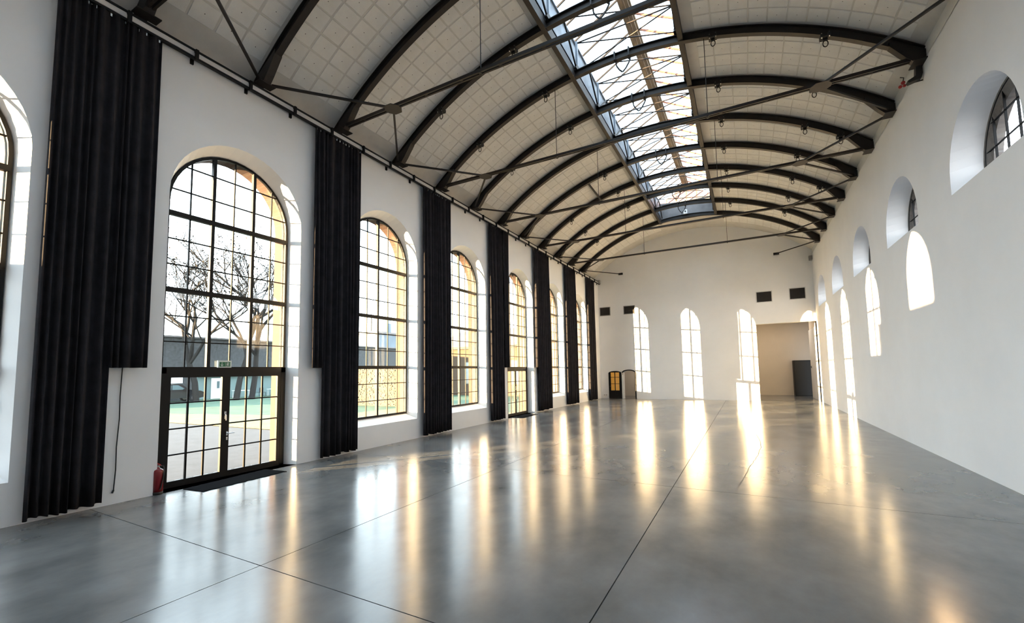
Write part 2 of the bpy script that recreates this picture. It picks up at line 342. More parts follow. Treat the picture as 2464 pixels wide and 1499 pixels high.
# ------------------------------------------------------------------ arch ribs
def rib_mesh(y):
    mb = MB(); loops = []; N = 56
    a0_, a1_ = -math.asin(7.27 / RB), math.asin(7.01 / RB)
    prof = [(-.075, 0), (.075, 0), (.075, .018), (.012, .018), (.012, .205), (.075, .205), (.075, .225), (-.075, .225), (-.075, .205), (-.012, .205), (-.012, .018), (-.075, .018)]
    for i in range(N + 1):
        a = a0_ + (a1_ - a0_) * i / N; loops.append([(CX + (RB + r) * math.sin(a), y + d_, CZ + (RB + r) * math.cos(a)) for d_, r in prof])
    return mb.ring(loops)
near_names = {}
for n in range(-4, 10):
    y = Yr(n); far_i = 9 - n
    lab = f'dark steel arch rib under the vault, {ORD[far_i]} from the far wall' if far_i < 13 else 'dark steel arch rib behind the camera'
    t = thing('arch_rib', lab, 'roof rib', 'dark steel arch ribs of the vault', (0, 0, 0))
    rib_mesh(y).build('i_beam', 'steel', t)
    for sx, x0 in ((1, 0.0), (-1, W)):
        def X(v): return x0 + sx * v
        MB().prism([(X(-.02), 9.26), (X(.20), 9.26), (X(.34), 9.42), (X(.62), 9.80), (X(.62), 9.92), (X(-.02), 9.50)], 1, y - .09, y + .09).build('foot_gusset', 'steel', t)
        zp = 9.235 if sx < 0 else 9.22
        MB().box(min(X(.0), X(.24)), max(X(.0), X(.24)), y - .20, y + .20, zp, zp + .02).build('bearing_plate', 'steel', t)

# ------------------------------------------------------------------ tie rods with gussets, hangers and wind braces
ZT = 9.36
for n in (-4, -2, 0, 2, 4, 6, 8):
    y = Yr(n)
    t = thing('tie_rod', ('dark double-angle steel tie across the hall with hanger rods, ' + ORD[(8 - n) // 2] + ' from the far wall'), 'tie rod', 'steel ties across the hall')
    mb = MB(); mb.box(.15, W - .15, y - .065, y - .02, ZT - .04, ZT + .04); mb.box(.15, W - .15, y + .02, y + .065, ZT - .04, ZT + .04)
    for q in range(12): mb.box(.9 + q * 1.1, .98 + q * 1.1, y - .02, y + .02, ZT - .035, ZT + .035)
    mb.build('double_angle', 'steel', t)
    for X in (2.0, W - 2.0):
        s_ = 1 if X < 7 else -1
        MB().prism([(X - .22, y - .07), (X - .10, y - .22), (X + .12, y - .22), (X + .24, y - .07), (X + .24, y + .07), (X + .12, y + .22), (X - .10, y + .22), (X - .22, y + .07)], 2, ZT - .055, ZT - .042).build('gusset_plate', 'steel', t)
        for d_ in (-1, 1):
            xe = .12 if s_ > 0 else W - .12
            MB().bar((X - s_ * .1, y + d_ * .14, ZT - .03), (xe, y + d_ * (S - .16), ZT - .05), .055, .05).build('wind_brace', 'steel', t)
    for X in (4.80, 9.41):
        MB().tube([(X, y, ZT - .08), (X, y, arc(X, RB))], .011, 6).build('hanger_rod', 'steel', t)
        MB().box(X - .03, X + .03, y - .07, y + .07, ZT - .06, ZT - .035).build('hanger_clip', 'steel', t)
for X, xe, side in ((1.81, .12, 'left'), (12.06, W - .12, 'right')):
    z = 9.53 if side == 'left' else 9.62
    t = thing('wall_brace', f'single dark steel brace from last rib to plate on far wall, {side} side', 'brace', 'braces on the far wall')
    MB().bar((X, YF - .06, z), (xe, Yr(9) + .16, ZT), .055, .05).build('angle_bar', 'steel', t)
    MB().box(X - .12, X + .2, YF - .10, YF, z - .07, z + .07).build('wall_plate', 'steel', t)
t = MB().bar((3.55, Yr(6), arc(3.55, RB) + .02), (3.60, Yr(5), arc(3.60, RB) + .02), .07, .07).build('purlin_stub', 'steel'); tag(t, 'short dark steel strut between two ribs left of the skylight', 'strut')

# ------------------------------------------------------------------ hooks and slings on the ribs
hooks = {1: (1.816, 4.458), 2: (1.78, 4.452, 9.645, 12.2), 3: (1.851, 4.448, 9.66, 12.23), 4: (9.65, 12.23, 13.2), 5: (4.435, 9.64, 12.22), 6: (1.82, 4.47, 9.65, 12.23, 13.2), 7: (1.815, 4.436, 9.644, 12.25), 8: (1.82, 9.67, 12.25)}
hk = None
for n, L in hooks.items():
    for X in L:
        z = arc(X, RB)
        if X < 3: pos = 'low on its left side'
        elif X < 6: pos = 'just left of the skylight'
        elif X < 11: pos = 'just right of the skylight'
        elif X < 13: pos = 'on its right side'
        else: pos = 'close to the right wall'
        lab = f'black lifting clamp with ring under {ORD[9 - n]} rib from far wall, {pos}'
        if hk is None:
            hk = thing('lifting_clamp', lab, 'clamp', 'lifting clamps under the ribs', (X, Yr(n), z))
            mb = MB(); mb.box(-.10, .10, -.10, .10, -.03, .0); mb.box(-.11, -.055, -.10, .10, -.02, .06); mb.box(.055, .11, -.10, .10, -.02, .06); mb.box(-.05, .05, -.03, .03, -.09, -.03)
            for bx_ in (-.08, .08):
                for by_ in (-.085, .085): mb.tube([(bx_, by_, -.055), (bx_, by_, .07)], .014, 6, mi=1)
            mb.build('clamp_body', ['black', 'chrome'], hk)
            MB().tube([(.055 * math.sin(2 * PI * i / 14), 0, -.17 + .085 * math.cos(2 * PI * i / 14)) for i in range(14)], .0125, 6, closed=True).build('ring', 'steel', hk)
        else:
            c = copy_thing(hk, (0, 0, 0)); c.location = (X, Yr(n), z); c['label'] = lab
sl = None
for n in (-1, 0, 1, 2, 3, 5, 7, 8):
    X = 7.08; z = arc(X, RB); lab = f'black round sling looped over the {ORD[9 - n]} rib from far wall at the skylight'
    if sl is None:
        sl = thing('lifting_sling', lab, 'sling', 'slings hanging in the skylight', (X, Yr(n), z))
        for s_ in (-1, 1):
            pts = [(-.22 * s_ * 1.0, .10, .24), (-.22 * s_, .11, -.02), (-.19 * s_, .05, -.15), (-.10 * s_, .02, -.32), (-.015 * s_, 0, -.42)]
            MB().tube(pts, .024, 6).build('strap', 'black', sl)
            MB().tube([(-.22 * s_, .11, .24), (-.22 * s_, 0, .26), (-.22 * s_, -.11, .24), (-.22 * s_, -.11, -.02), (-.19 * s_, 0, -.05), (-.22 * s_, .11, -.02)], .024, 6).build('strap', 'black', sl)
        MB().tube([(.035 * math.sin(2 * PI * i / 12), 0, -.47 + .05 * math.cos(2 * PI * i / 12)) for i in range(12)], .010, 6, closed=True).build('shackle', 'steel', sl)
    else:
        c = copy_thing(sl, (0, 0, 0)); c.location = (X, Yr(n), z); c['label'] = lab
t = thing('beacon_lamp', 'small white square lamp with dark centre below the skylight gable', 'lamp', None, (7.06, 29.2, 12.25))
MB().box(-.11, .11, -.04, .04, -.13, .13).build('housing', 'white', t); MB().prism([(.05 * math.cos(i * PI / 5), .01 + .06 * math.sin(i * PI / 5)) for i in range(10)], 1, -.05, -.04).build('lens', 'black', t); MB().tube([(0, .02, .13), (0, .2, .2)], .01, 6).build('bracket', 'steel', t)

# ------------------------------------------------------------------ skylight lantern
YS0 = -3.5
sk = struct(empty('window_14'), 'long ridged glass skylight over the middle of the hall')
for X, s_ in ((SKX0, -1), (SKX1, 1)):
    MB().box(min(X, X + s_ * .04), max(X, X + s_ * .04), YS0, YS1, 11.85, EAVE).build('curb_panel', 'steel_blue', sk)
    MB().box(X - .07, X + .07, YS0, YS1, 11.80, 12.10).build('edge_beam', 'steel', sk)
    MB().box(X - .05, X + .05, YS0, YS1, EAVE, EAVE + .05).build('eave_plate', 'steel_blue', sk)
    i = 0; y = Yr(-5) + S / 2
    while y < YS1 - .3:
        isrib = abs(((y - Y0) / S) - round((y - Y0) / S)) < .1
        xi = X - s_ * .13
        if isrib: MB().box(xi - .035, xi + .035, y - .04, y + .04, 12.05, EAVE - .08).build('curb_post', 'steel_blue', sk); MB().prism([(y - .22, 12.05), (y + .22, 12.05), (y + .1, 12.22), (y - .1, 12.22)], 0, xi - .04, xi + .04).build('node_plate', 'steel', sk)
        else:
            for d_ in (-1, 1): MB().bar((xi, y, EAVE - .1), (xi, y + d_ * (S / 2 - .08), 12.12), .05, .05, up=(1, 0, 0)).build('curb_diagonal', 'steel', sk)
        i += 1; y += S / 2
for n in range(-5, 10):
    y = Yr(n)
    if y < YS0: continue
    zb = EAVE - .12; xa, xb = SKX0 + .12, SKX1 - .12
    MB().tube([(xa, y, zb), (xb, y, zb)], .022, 6).build('lantern_rod', 'steel', sk)
    if n < 9:
        MB().tube([(xa, y, zb), (xb, y + S / 2, zb)], .02, 6).build('lantern_rod', 'steel', sk); MB().tube([(xa, y + S / 2, zb), (xb, y, zb)], .02, 6).build('lantern_rod', 'steel', sk)
        MB().tube([(xa, y + S / 2, zb), (xb, y + S, zb)], .02, 6).build('lantern_rod', 'steel', sk)
mb = MB(); mb.box(RX - .17, RX + .13, YS0, YS1, RIDGE - .18, RIDGE + .02); mb.box(RX + .13, RX + .19, YS0, YS1, RIDGE - .12, RIDGE - .02); mb.box(RX - .03, RX + .02, YS0, YS1, RIDGE - .22, RIDGE - .18)
mb.build('ridge_beam', 'wood', sk)
k = 0; y = YS0 + .2
rb = None; pn = {}
while y < YS1:
    for s_, xe in ((-1, SKX0), (1, SKX1)):
        m_ = pn.get(s_)
        if m_ is None:
            o = MB().bar((xe, 0, EAVE + .06), (RX, 0, RIDGE), .035, .06).build('glazing_bar', 'rust' if s_ > 0 else 'steel', sk, loc=(0, y, 0)); pn[s_] = o
            g = MB(); g.ring([[(xe + s_ * .05, .02, EAVE + .09), (RX, .02, RIDGE + .05), (RX, S / 3 - .02, RIDGE + .05), (xe + s_ * .05, S / 3 - .02, EAVE + .09)], [(xe + s_ * .05, .02, EAVE + .096), (RX, .02, RIDGE + .056), (RX, S / 3 - .02, RIDGE + .056), (xe + s_ * .05, S / 3 - .02, EAVE + .096)]])
            pn[s_, 'g'] = g.build('roof_pane', 'roofglass', sk, loc=(0, y, 0))
        else:
            inst(m_, sk, (0, y, 0))
            if y < YS1 - .6: inst(pn[s_, 'g'], sk, (0, y, 0))
    y += S / 3
# gable at the far end: grey panel below, pale pink above
MB().box(SKX0, SKX1, YS1 - .05, YS1, 11.9, EAVE).build('gable_panel', 'greypanel', sk)
MB().prism([(SKX0, EAVE), (SKX1, EAVE), (RX, RIDGE)], 1, YS1 - .05, YS1).build('gable_triangle', 'pink', sk)
for X in (5.9, 6.5, 7.13, 7.75, 8.4):
    h_ = EAVE + (RIDGE - EAVE) * (1 - abs(X - RX) / (RX - SKX0)); MB().box(X - .012, X + .012, YS1 - .065, YS1 - .05, EAVE, max(EAVE + .05, h_ - .03)).build('gable_batten', 'rust', sk)
MB().box(SKX0, SKX1, YS0 - .05, YS0, 11.9, RIDGE).build('gable_panel', 'greypanel', sk)

# ------------------------------------------------------------------ windows
def clip(poly, conv):                                            # poly clipped by convex loop (ccw)
    out = poly
    for i in range(len(conv)):
        a = conv[i]; b = conv[(i + 1) % len(conv)]
        if abs(a[0] - b[0]) + abs(a[1] - b[1]) < 1e-9: continue
        def ins(p): return (b[0] - a[0]) * (p[1] - a[1]) - (b[1] - a[1]) * (p[0] - a[0]) >= -1e-9
        res = []
        for j in range(len(out)):
            p, q = out[j], out[(j + 1) % len(out)]; ip, iq = ins(p), ins(q)
            if ip: res.append(p)
            if ip != iq:
                d1 = (b[0] - a[0]) * (p[1] - a[1]) - (b[1] - a[1]) * (p[0] - a[0]); d2 = (b[0] - a[0]) * (q[1] - a[1]) - (b[1] - a[1]) * (q[0] - a[0]); t = d1 / (d1 - d2)
                res.append((p[0] + (q[0] - p[0]) * t, p[1] + (q[1] - p[1]) * t))
        out = res
        if len(out) < 3: return []
    return out
def glazed(root, c, h, sill, spring, rise, X, mains_y, mains_z, thin_y, thin_z, fw=.055, depth=.06, mw=.068, tw=.024):
    outer = arch_loop(c, h, sill, spring, rise); inner = arch_loop(c, h - fw, sill + fw, spring, rise - fw)
    mb = MB(); x0, x1 = X - depth / 2, X + depth / 2
    bridge(mb, x1, outer, x1, inner); bridge(mb, x0, outer, x0, inner); bridge(mb, x0, outer, x1, outer); bridge(mb, x0, inner, x1, inner); mb.build('window_frame', 'frame', root)
    def ztop(y):
        t = (y - c) / (h - fw * .5); return spring + (rise - fw * .5) * math.sqrt(max(0, 1 - t * t))
    def yhalf(z):
        if z <= spring: return h - fw * .5
        t = (z - spring) / (rise - fw * .5); return (h - fw * .5) * math.sqrt(max(0, 1 - t * t))
    for y in mains_y: MB().box(X - .05, X + .035, y - mw / 2, y + mw / 2, sill + .02, ztop(y)).build('mullion', 'frame', root)
    for z in mains_z:
        q = yhalf(z); MB().box(X - .045, X + .045, c - q, c + q, z - .05, z + .05).build('transom', 'frame', root)
    for y in thin_y: MB().box(X - .018, X + .018, y - tw / 2, y + tw / 2, sill + .02, ztop(y)).build('glazing_bar', 'bar', root)
    for z in thin_z:
        q = yhalf(z); MB().box(X - .016, X + .016, c - q, c + q, z - tw / 2, z + tw / 2).build('glazing_bar', 'bar', root)
    Y_ = sorted([c - h] + list(mains_y) + list(thin_y) + [c + h]); Z_ = sorted([sill] + list(mains_z) + list(thin_z) + [spring + rise])
    for ya, yb in zip(Y_[:-1], Y_[1:]):
        for za, zb in zip(Z_[:-1], Z_[1:]):
            P = clip([(ya, za), (yb, za), (yb, zb), (ya, zb)], inner)
            if len(P) < 3: continue
            A = abs(sum(P[i][0] * P[(i + 1) % len(P)][1] - P[(i + 1) % len(P)][0] * P[i][1] for i in range(len(P)))) / 2
            if A < .004: continue
            MB().prism(P, 0, X - .003, X + .003).build('pane', 'glass', root)
TH = [6.19, 6.74, 5.12, 4.58, 3.50, 2.96]
MZ = [5.66, 4.04, 2.42]
def door_leaf(root, X, y0, y1, z0, z1, hinge_left, cols=3, rowsn=4):
    st = .085; lf = MB(); lf.box(X - .035, X + .035, y0, y0 + st, z0, z1); lf.box(X - .035, X + .035, y1 - st, y1, z0, z1); lf.box(X - .035, X + .035, y0 + st, y1 - st, z1 - st, z1); lf.box(X - .035, X + .035, y0 + st, y1 - st, z0, z0 + st * 1.1)
    leaf = lf.build('door_leaf', 'frame', root)
    ya, yb, za, zb = y0 + st, y1 - st, z0 + st * 1.1, z1 - st
    for i in range(1, cols): y = ya + (yb - ya) * i / cols; MB().box(X - .015, X + .02, y - .017, y + .017, za, zb).build('glazing_bar', 'bar', leaf)
    for i in range(1, rowsn): z = za + (zb - za) * i / rowsn; MB().box(X - .013, X + .022, ya, yb, z - .014, z + .014).build('glazing_bar', 'bar', leaf)
    for i in range(cols):
        for j in range(rowsn):
            MB().box(X - .004, X + .004, ya + (yb - ya) * i / cols + .004, ya + (yb - ya) * (i + 1) / cols - .004, za + (zb - za) * j / rowsn + .004, za + (zb - za) * (j + 1) / rowsn - .004).build('pane', 'glass', leaf)
    return leaf
for k, c in enumerate(CL):
    if k in DOORS:
        r = struct(empty('door_%d' % (1 if k == 1 else 2), (0, 0, 0)), 'tall arched black window with glazed double door at floor, ' + ('nearest the camera' if k == 1 else 'further down the left wall'))
        mains = [c - .45, c + .45] if k == 1 else [c - .45, c + .45]
        glazed(r, c, 1.345, 2.38, 5.90, 1.38, XF, mains, [5.66, 4.04], [c - .9, c, c + .9], TH)
        mb = MB(); mb.box(XF - .06, XF + .06, c - 1.345, c - 1.23, 0, 2.42); mb.box(XF - .06, XF + .06, c + 1.23, c + 1.345, 0, 2.42); mb.box(XF - .06, XF + .06, c - 1.345, c + 1.345, 2.30, 2.42); mb.box(XF - .06, XF + .06, c - 1.345, c + 1.345, -.01, .03)
        mb.build('door_frame', 'frame', r)
        ym = c - .07 if k == 1 else c
        l1 = door_leaf(r, XF + .02, c - 1.23, ym, .03, 2.30, True); l2 = door_leaf(r, XF + .02, ym, c + 1.23, .03, 2.30, False)
        hx = XF + .06
        mb = MB(); mb.box(hx, hx + .015, ym - .035, ym + .01, 1.27, 1.44); mb.tube([(hx + .015, ym - .012, 1.38), (hx + .05, ym - .012, 1.36), (hx + .055, ym - .012, 1.24)], .013, 6); mb.build('bolt_handle', 'chrome', l1)
        mb = MB(); mb.box(hx, hx + .012, ym + .02, ym + .06, .90, .99); mb.box(hx, hx + .012, ym + .022, ym + .058, .80, .87); mb.tube([(hx + .01, ym + .04, .95), (hx + .05, ym + .04, .95), (hx + .052, ym + .18, .95)], .010, 6); mb.build('lever_handle', 'chrome', l2)
    else:
        r = struct(empty('window_%d' % (k + 1)), ORD[k] + ' tall arched black-barred window along the left wall')
        glazed(r, c, 1.345, .85, 5.90, 1.38, XF, [c], MZ, [c - .90, c - .45, c + .45, c + .90], TH + [1.90, 1.37])
for k, c in enumerate(CR):
    r = struct(empty('window_%d' % (k + 8)), 'small deep arched window high in the right wall, ' + ORD[5 - k] + ' from the far wall')
    glazed(r, c, 1.31, 6.15, 6.18, 1.34, W + .54, [], [], [c - .87, c - .43, c, c + .43, c + .87], [6.50, 7.0], fw=.05, tw=.016)

# ------------------------------------------------------------------ doors at the far end
r = struct(empty('door_3'), 'small dark arched double door in the far wall, one leaf folded open')
L_ = arch_loop(1.13, .49, 0.01, 1.93, .16)
mb = MB(); bridge_y = YF - .075
mb.prism([(p[0], p[1]) for p in L_], 1, bridge_y, bridge_y + .05); leaf = mb.build('door_leaf', 'frame', r)
for x0, x1 in ((.82, 1.10), (1.17, 1.46)):
    for z0, z1 in ((.62, 1.10), (1.13, 1.60), (1.63, 1.98)): MB().box(x0, x1, bridge_y - .006, bridge_y, z0, z1).build('pane', 'amber', leaf)
MB().tube([(.76, bridge_y, .93), (.76, bridge_y - .05, .93), (.86, bridge_y - .05, .93)], .012, 6).build('lever_handle', 'chrome', leaf)
out = [(2.66, 0), (2.66, 1.96)] + [(2.18 + .48 * math.cos(PI * i / 12), 1.96 + .18 * math.sin(PI * i / 12)) for i in range(1, 12)] + [(1.70, 1.96), (1.70, 1.80)]
mb = MB()
for a, b in zip(out[:-1], out[1:]): mb.bar((a[0], YF - .03, a[1]), (b[0], YF - .03, b[1]), .08, .05, up=(0, 1, 0))
mb.build('door_frame', 'frame', r)
MB().box(1.66, 1.72, YF - .07, YF - .01, 0.0, 1.95).build('door_edge', 'white', r)
for nm, lc, sz, en in (('corridor_fill', (2.6, YF + 1.8, 3.12), .8, 28), ('rear_room_fill', (12.2, YF + 3.6, 5.8), 1.4, 75)):  # unseen area fills added to brighten the two rooms beyond
    ld = bpy.data.lights.new(nm, 'AREA'); ld.size = sz; ld.energy = en; ld.color = (1.0, .86, .70); lo = bpy.data.objects.new(nm, ld); lo.location = lc; COL.objects.link(lo)
r = struct(empty('door_4'), 'white sliding door leaf standing open at right of the far opening')
leaf = MB().box(W - .045, W - .003, YF + .55, 36.75, 0.01, 4.72).build('door_leaf', 'white', r); MB().tube([(W - .045, 36.12, 2.1), (W - .09, 36.12, 2.1), (W - .09, 36.12, 2.2), (W - .045, 36.12, 2.2)], .02, 6).build('pull_handle', 'black', leaf)
t = thing('tall_cupboard', 'black tall cupboard against the rear wall of the room beyond', 'cupboard', None, (0, 0, 0))
MB().box(13.12, 14.35, 38.78, 39.79, 0, 2.66).build('body', 'frame', t); MB().box(13.16, 14.31, 38.75, 38.78, .05, 2.60).build('door', 'black', t); MB().box(13.19, 13.22, 38.72, 38.75, 1.1, 1.3).build('handle', 'steel', t)
t = thing('wall_socket', 'small white floor-level socket strip at left of the arched door', 'socket', None, (0, 0, 0))
MB().box(.20, .52, YF - .05, YF, .20, .34).build('housing', 'white', t)
for x in (.28, .44): MB().prism([(x + .035 * math.cos(i * PI / 5), .27 + .035 * math.sin(i * PI / 5)) for i in range(10)], 1, YF - .055, YF - .05).build('outlet', 'greycase', t)

# ------------------------------------------------------------------ vents in the far wall
for (x0, x1, z0, z1, lb) in ((.10, .94, 6.38, 7.06, 'dark ventilation grille high on far wall, nearest the left corner'), (1.96, 2.82, 6.38, 7.03, 'dark ventilation grille high on far wall, second from the left corner'),
                             (10.79, 11.73, 6.47, 7.22, 'dark ventilation grille with pale frame above the wide opening, left one'), (12.66, 13.57, 6.50, 7.27, 'dark ventilation grille with pale frame above the wide opening, right one')):
    t = thing('vent_grille', lb, 'vent', 'ventilation grilles in the far wall', ((x0 + x1) / 2, YF, z0)); hw = (x1 - x0) / 2; h = z1 - z0
    mb = MB(); f_ = .045; pale = 'rail' if x0 > 5 else 'greycase'
    mb.box(-hw, hw, -.03, 0, 0, f_); mb.box(-hw, hw, -.03, 0, h - f_, h); mb.box(-hw, -hw + f_, -.03, 0, f_, h - f_); mb.box(hw - f_, hw, -.03, 0, f_, h - f_); mb.build('frame', pale, t)
    MB().box(-hw + f_, hw - f_, -.006, -.002, f_, h - f_).build('backing', 'black', t)
    for i in range(8):
        z = f_ + (h - 2 * f_) * (i + .5) / 8; MB().ring([[(-hw + f_, -.022, z - .03), (-hw + f_, -.008, z + .025), (-hw + f_, -.004, z + .025), (-hw + f_, -.018, z - .03)], [(hw - f_, -.022, z - .03), (hw - f_, -.008, z + .025), (hw - f_, -.004, z + .025), (hw - f_, -.018, z - .03)]]).build('slat', 'steel', t)

# ------------------------------------------------------------------ curtain rail and curtains
t = thing('curtain_rail', 'long black curtain track with pale tube running under the left eaves', 'curtain rail', None)
MB().box(.06, .20, YB + .1, YF - .05, 9.03, 9.065).build('upper_rail', 'frame', t); MB().box(.08, .17, YB + .1, YF - .05, 8.93, 9.03).build('tube', 'rail', t); MB().box(.12, .19, YB + .1, YF - .05, 8.865, 8.91).build('track', 'frame', t)
bk = None; y = 8.95 - 1.125 * 12
while y < YF - .1:
    if bk is None:
        mb = MB(); mb.box(0, .24, -.03, .03, 9.0, 9.06); mb.box(.19, .24, -.03, .03, 8.83, 9.06); mb.box(.0, .04, -.03, .03, 8.82, 9.05); bk = mb.build('bracket', 'frame', t, loc=(0, y, 0))
    else: inst(bk, t, (0, y, 0))
    y += 1.125
def drop(y0, y1, zb, seed, xo=.15, zt=8.86):
    rnd = random.Random(seed); rowsz = 14; wv = []; tot = 0
    while tot < (y1 - y0): q = rnd.uniform(.07, .13) if rnd.random() < .45 else rnd.uniform(.14, .30); wv.append(q); tot += q
    wv = [q * (y1 - y0) / tot for q in wv]; seg = 10; N = len(wv) * seg
    amp = [rnd.uniform(.03, .06) + .15 * q for q in wv]; hem = [rnd.uniform(0, .06) if zb < .3 else 0 for _ in wv + [0]]; sw = [rnd.uniform(-.03, .03) for _ in wv + [0]]
    mb = MB(); V = []; cum = [y0]
    for q in wv: cum.append(cum[-1] + q)
    for side in (0, 1):
        for r_ in range(rowsz + 1):
            u = r_ / rowsz
            for i in range(N + 1):
                k_ = min(i // seg, len(wv) - 1); f = i / seg - k_; am = amp[k_] * (.5 + .6 * min(1, u * 2.5))
                tf = .018 * (1 - min(1, u * 3)) * math.sin(2 * PI * i / 5)
                x = xo + am * math.sin(2 * PI * f) + tf + .015 * math.sin(.9 * k_ + seed + 3 * u)
                q = sw[k_] * (1 - f) + sw[k_ + 1] * f; y = cum[k_] + wv[k_] * f + q * u * math.sin(PI * i / N)
                V.append((x + (-.006 if side else .006), y, zt + (zb + hem[k_] * (1 - f) + hem[k_ + 1] * f - zt) * u))
    C = N + 1; R_ = rowsz + 1; mb.v = V
    for side in (0, 1):
        for r_ in range(rowsz):
            for i in range(N):
                a = side * R_ * C + r_ * C + i; mb.f.append([a, a + 1, a + C + 1, a + C]); mb.mi.append(0)
    o_ = R_ * C
    for i in range(N):
        for r_ in (0, rowsz): a = r_ * C + i; mb.f.append([a, a + 1, a + 1 + o_, a + o_]); mb.mi.append(0)
    for r_ in range(rowsz):
        for i in (0, N): a = r_ * C + i; mb.f.append([a, a + C, a + C + o_, a + o_]); mb.mi.append(0)
    return mb
curt = [([(2.40, 3.33, .05)], (3.31, 3.86, 2.41), 'tall black curtain nearest the camera, with short cut-off panel at right'),
        ([(7.68, 8.90, .05)], (7.34, 7.72, 2.40), 'tall black curtain right of the near glazed door, short panel at left'),
        ([(11.75, 13.38, .05)], None, 'tall black full-length curtain, third from the camera'),
        ([(16.25, 17.50, .05)], (17.46, 17.98, 2.40), 'tall black curtain just before the far glazed door, short panel at right'),
        ([(21.22, 22.95, .05)], (20.88, 21.26, 2.40), 'tall black curtain just past the far glazed door, short panel at left'),
        ([(25.45, 27.40, .05)], None, 'tall black full-length curtain, second from the far corner'),
        ([(29.75, 31.50, .03)], None, 'tall black full-length curtain nearest the far corner')]
for i, (L_, sh, lab) in enumerate(curt):
    t = thing('curtain', lab, 'curtain', 'black curtains along the left wall')
    for j, (a, b, z) in enumerate(L_): drop(a, b, z, 11 * i + j + 3).build('long_drop', 'curtain', t, smooth=True)
    if sh: drop(*sh, 91 + i, xo=.18).build('short_panel', 'curtain', t, smooth=True)
    a = min([L_[0][0]] + ([sh[0]] if sh else [])); b = max([L_[0][1]] + ([sh[1]] if sh else [])); mb = MB()
    q = a + .05
    while q < b: mb.box(.14, .17, q - .012, q + .012, 8.80, 8.90); q += .105
    mb.build('gliders', 'chrome', t)
t = thing('hanging_cable', 'thin black cable hanging on the wall below the near curtain', 'cable')
MB().tube([(.03, 3.56, 2.6), (.028, 3.545, 1.9), (.03, 3.55, 1.5), (.028, 3.53, 1.0), (.03, 3.535, .6), (.03, 3.52, .24)], .009, 6).build('cord', 'black', t); MB().tube([(.03, 3.52, .25), (.035, 3.50, .20)], .016, 8).build('plug', 'black', t)

# ------------------------------------------------------------------ exit sign, extinguisher, mats, wall fittings
def flat(mb, poly, x): mb.face([(x, p[0], p[1]) for p in poly])
t = thing('exit_sign', 'small green and white emergency exit sign above the near glazed door', 'sign', None, (0, 0, 0))
sx = XF + .10; y0, y1, z0, z1 = 5.35, 5.63, 2.42, 2.575
MB().box(sx - .05, sx, y0, y1, z0, z1).build('sign_box', 'signwhite', t); MB().box(sx, sx + .004, y0 + .025, y1 - .02, z0 + .02, z1 - .03).build('green_face', 'green', t)
mb = MB(); X_ = sx + .0055; cy = 5.425; cz = 2.492
flat(mb, [(cy - .005, cz + .045), (cy + .005, cz + .045), (cy + .005, cz - .015), (cy - .005, cz - .015)], X_); flat(mb, [(cy - .03, cz - .008), (cy - .02, cz - .002), (cy, cz - .03), (cy + .02, cz - .002), (cy + .03, cz - .008), (cy, cz - .045)], X_)
mb.build('down_arrow', 'signwhite', t)
mb = MB(); ry = 5.55; rz = 2.49
flat(mb, [(ry - .045, rz - .045), (ry - .04, rz - .045), (ry - .04, rz + .045), (ry - .045, rz + .045)], X_); flat(mb, [(ry + .045, rz - .045), (ry + .05, rz - .045), (ry + .05, rz + .045), (ry + .045, rz + .045)], X_)
flat(mb, [(ry + .012 * math.cos(i * PI / 4), rz + .034 + .011 * math.sin(i * PI / 4)) for i in range(8)], X_)
for P in ([(-.010, .020), (.012, .022), (.004, -.008), (-.010, -.008)], [(-.010, -.006), (.003, -.006), (-.014, -.042), (-.024, -.040)], [(.000, -.006), (.006, -.002), (.024, -.020), (.020, -.040), (.012, -.038), (.014, -.022)], [(-.010, .018), (-.008, .010), (-.030, -.002), (-.032, .006)], [(.010, .020), (.012, .012), (.030, .010), (.032, .018)]): flat(mb, [(ry + a, rz + b) for a, b in P], X_)
mb.build('running_figure', 'signwhite', t)
t = thing('fire_extinguisher', 'red fire extinguisher on the floor beside the near glazed door', 'fire extinguisher', None, (-.02, 4.20, 0))
mb = MB(); prof = [(.082, 0), (.086, .02), (.086, .055)]
mb.ring([[(r_ * math.cos(2 * PI * i / 20), r_ * math.sin(2 * PI * i / 20), z) for i in range(20)] for r_, z in prof]); mb.build('base_ring', 'black', t, True)
mb = MB(); prof = [(.083, .05), (.084, .42), (.078, .455), (.045, .475), (.024, .49), (.022, .51)]
mb.ring([[(r_ * math.cos(2 * PI * i / 24), r_ * math.sin(2 * PI * i / 24), z) for i in range(24)] for r_, z in prof]); mb.build('cylinder', 'red', t, True)
mb = MB(); mb.tube([(0, 0, .50), (0, 0, .545)], .02, 10); mb.build('valve', 'chrome', t)
mb = MB(); mb.bar((0, -.05, .60), (0, .03, .545), .03, .018); mb.bar((0, -.03, .545), (0, .045, .53), .025, .012); mb.build('lever', 'redpaint', t)
MB().tube([(.02, .01, .53), (.05, .06, .52), (.080, .062, .44), (.090, .045, .30), (.092, .02, .16), (.090, .0, .09)], .011, 8).build('hose', 'black', t)
MB().tube([(.0, .0, .47), (.0, .0, .478)], .046, 16).build('collar', 'rail', t)
